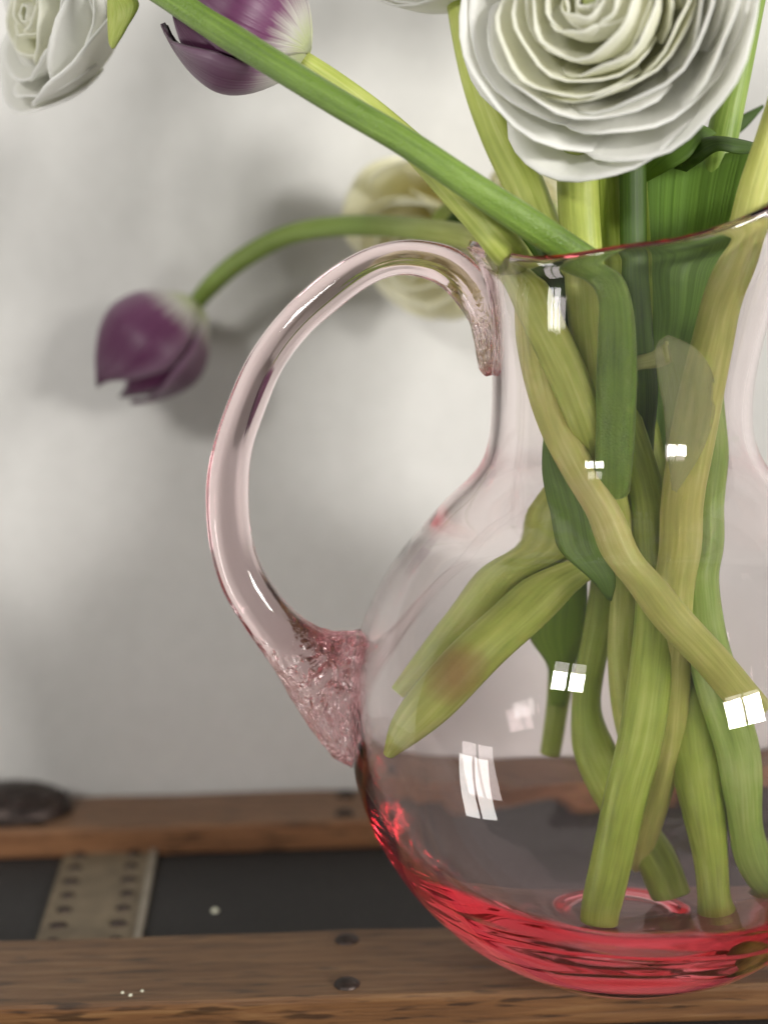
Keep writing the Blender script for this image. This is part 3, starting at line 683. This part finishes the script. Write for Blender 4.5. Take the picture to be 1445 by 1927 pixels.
s10 = flower('tulip', 'slim pale stem rising behind the leaf tips, bluish green inside the pitcher', 'tulip', (1470, 1690, q(0)))
tulip_bloom(s10, PY(1448, -170, .475), PY(1500, -420, .49), .021, 2.0, 9)
stem_part('stem', [(1448, -175, .475, 20), (1435, -90, .47, 21), (1416, 0, .468, 22), (1390, 120, .466, 25), (1364, 235, .464, 28), (1346, 330, .462, 29), (1330, 450, q(.012), 30), (1322, 600, q(.006), 32), (1328, 750, q(.002), 36), (1330, 860, q(-.004), 41), (1320, 980, q(-.010), 40), (1314, 1090, q(-.014), 38), (1326, 1200, q(-.016), 40), (1352, 1300, q(-.018), 42),
    (1384, 1400, q(-.020), 41), (1398, 1480, q(-.021), 38), (1405, 1560, q(-.020), 31), (1418, 1620, q(-.019), 34), (1446, 1665, q(-.018), 35), (1470, 1700, q(-.018), 32)], M['stem_blue'], s10, 8)

# tulip without visible bloom: dark folded leaf and wide leaf above the rim
t3 = flower('tulip', 'tulip with broad dark green leaves standing upright in the pitcher mouth', 'tulip', (1358, 1755, q(-.02)))
tulip_bloom(t3, PY(1178, -160, .47), PY(1150, -420, .48), .021, 1.0, 8)
stem_part('stem', [(1178, -160, .47, 20), (1184, 20, .46, 22), (1186, 180, .455, 24), (1186, 300, q(.004), 28), (1192, 450, q(.004), 30), (1198, 600, q(.006), 30), (1206, 760, q(.008), 30), (1230, 900, q(.006), 32), (1258, 1080, q(.002), 34), (1284, 1240, q(-.004), 40), (1300, 1340, q(-.008), 50), (1313, 1440, q(-.012), 52), (1330, 1540, q(-.016), 44), (1342, 1630, q(-.018), 33), (1346, 1700, q(-.021), 31), (1357, 1757, q(-.0215), 38)], M['stem_green'], t3, 9)
leaf_part('leaf', [(1165, 262, .438, 1214, 250, .438), (1166, 360, .437, 1214, 340, .437), (1168, 480, q(-.014), 1216, 480, q(-.014)), (1176, 620, q(-.016), 1226, 620, q(-.015)), (1180, 740, q(-.012), 1236, 740, q(-.010)), (1186, 820, q(-.004), 1230, 815, q(-.004)), (1200, 890, q(.002), 1226, 885, q(.002)), (1212, 960, q(.006), 1218, 960, q(.006))], M['leaf_dark'], t3, 9, 0.28)
leaf_part('leaf', [(1206, 322, .462, 1432, 272, .452), (1206, 360, .460, 1412, 340, .450), (1208, 430, q(.006), 1392, 420, q(-.004)), (1214, 520, q(.004), 1362, 520, q(-.006)), (1226, 600, q(.004), 1335, 600, q(-.004)), (1222, 700, q(.004), 1300, 700, q(0)), (1215, 820, q(.004), 1260, 830, q(.004)), (1212, 900, q(.004), 1226, 905, q(.004))], M['leaf_mid'], t3, 13, -0.12)
leaf_part('leaf', [(1196, 330, .45, 1210, 345, .45), (1222, 275, .447, 1262, 318, .440), (1258, 245, .446, 1296, 296, .438), (1300, 230, .446, 1318, 268, .44), (1340, 246, .446, 1346, 252, .446)], M['leaf_mid'], t3, 9, 0.1)
leaf_part('leaf', [(1268, 318, .446, 1290, 322, .446), (1300, 272, .442, 1318, 304, .442), (1340, 258, .440, 1350, 284, .438), (1385, 262, .442, 1388, 290, .440), (1428, 272, .446, 1426, 284, .446)], M['leaf_dark'], t3, 9, 0.25)
leaf_part('leaf', [(1310, 275, .48, 1330, 290, .48), (1350, 236, .482, 1366, 268, .482), (1392, 218, .485, 1402, 240, .485), (1434, 198, .488, 1436, 201, .488)], M['leaf_dark'], t3, 7, 0.2)

# cream blooms towards the wall
r3 = flower('ranunculus', 'cream ranunculus with yellow tinge seen behind the top of the glass handle', 'ranunculus', (1266, 1698, q(.0)))
stem_part('stem', [(812, 440, .555, 16), (850, 392, .545, 18), (905, 412, .525, 20), (960, 455, q(.04), 22), (1010, 530, q(.026), 25), (1062, 640, q(.020), 28), (1100, 770, q(.018), 29), (1124, 900, q(.016), 29), (1140, 1010, q(.014), 29), (1134, 1130, q(.012), 29), (1112, 1250, q(.010), 27), (1101, 1335, q(.008), 28), (1116, 1415, q(.006), 41), (1146, 1490, q(.004), 42),
    (1196, 1570, q(.002), 36), (1240, 1632, q(.0), 38), (1266, 1702, q(-.003), 39)], M['stem_green'], r3, 10)
ranunculus_bloom(r3, PY(775, 475, .568), (-0.55, -0.70, -0.45), .0305, M['cream'], M['cream'], 21, shells=((.12, 145, 3), (.25, 122, 4), (.45, 105, 4), (.7, 98, 5), (1.0, 84, 6)))
leaf_part('leaf', [(838, 416, .53, 846, 420, .53), (862, 394, .528, 880, 430, .526), (900, 404, .524, 905, 450, .522), (950, 450, .51, 945, 475, .51)], M['leaf_dark'], r3, 7, 0.2)
r4 = flower('ranunculus', 'cream ranunculus half hidden between the stems under the big white bloom', 'ranunculus', (1030, 1425, q(.03)))
stem_part('stem', [(1030, 395, .545, 18), (1046, 470, q(.034), 22), (1066, 600, q(.026), 25), (1076, 740, q(.024), 26), (1072, 880, q(.026), 26), (1062, 1010, q(.028), 27), (1060, 1150, q(.030), 27), (1056, 1260, q(.030), 26), (1046, 1335, q(.030), 21), (1030, 1425, q(.030), 19)], M['stem_green'], r4, 12)
ranunculus_bloom(r4, PY(1012, 372, .56), (0.25, -0.85, 0.2), .0165, M['cream'], M['cream'], 31, shells=((.2, 130, 4), (.5, 105, 4), (.75, 98, 5), (1.0, 84, 5)))
leaf_part('leaf', [(1034, 1330, q(.024), 1062, 1330, q(.024)), (1030, 1260, q(.022), 1080, 1262, q(.022)), (992, 1190, q(.020), 1098, 1190, q(.018)), (1004, 1100, q(.018), 1102, 1100, q(.014)), (1028, 1010, q(.016), 1090, 1000, q(.012)), (1040, 950, q(.016), 1080, 940, q(.014))], M['leaf_bright'], r4, 11, 0.22)

# leaf drooping behind the crossing stems, and small leaves at the mouth
leaf_part('leaf', [(1030, 780, q(-.004), 1036, 778, q(-.004)), (1023, 850, q(-.006), 1056, 840, q(-.006)), (1024, 920, q(-.008), 1098, 905, q(-.010)), (1040, 985, q(-.012), 1130, 985, q(-.018)), (1082, 1050, q(-.014), 1150, 1040, q(-.020)), (1120, 1105, q(-.016), 1158, 1100, q(-.020)), (1142, 1135, q(-.016), 1150, 1138, q(-.017))], M['leaf_mid'], t2, 11, 0.12)
leaf_part('leaf', [(930, 380, q(-.008), 946, 372, q(-.006)), (950, 412, q(-.006), 986, 400, q(-.004)), (980, 450, q(-.006), 1030, 440, q(-.004)), (1020, 520, q(-.006), 1062, 510, q(-.006)), (1056, 640, q(-.008), 1090, 640, q(-.008)), (1085, 760, q(-.008), 1100, 760, q(-.008))], M['leaf_dark'], t2, 9, 0.15)
leaf_part('leaf', [(1008, 365, q(.016), 1016, 362, q(.016)), (1020, 410, q(.014), 1044, 405, q(.014)), (1034, 480, q(.012), 1062, 480, q(.012)), (1070, 620, q(.018), 1110, 620, q(.018)), (1100, 760, q(.016), 1140, 760, q(.016)), (1130, 900, q(.014), 1160, 900, q(.014)), (1180, 1000, q(.012), 1230, 990, q(.012)), (1180, 1120, q(.012), 1250, 1110, q(.012)), (1195, 1200, q(.012), 1225, 1210, q(.012))], M['leaf_mid'], r3, 9, 0.15)
leaf_part('leaf', [(1140, 470, q(.02), 1240, 470, q(.02)), (1130, 600, q(.022), 1250, 600, q(.022)), (1140, 740, q(.022), 1250, 740, q(.020)), (1180, 860, q(.020), 1240, 850, q(.020)), (1205, 930, q(.018), 1220, 930, q(.018))], M['leaf_dark'], t3, 9, 0.15)
leaf_part('leaf', [(1300, 820, q(.014), 1352, 830, q(.014)), (1302, 920, q(.012), 1352, 930, q(.010)), (1294, 1020, q(.010), 1340, 1040, q(.008)), (1296, 1140, q(.006), 1342, 1160, q(.004)), (1310, 1230, q(.004), 1366, 1260, q(.0)), (1340, 1320, q(.0), 1376, 1330, q(-.002)), (1368, 1400, q(-.002), 1372, 1402, q(-.002))], M['leaf_mid'], s10, 9, 0.2)
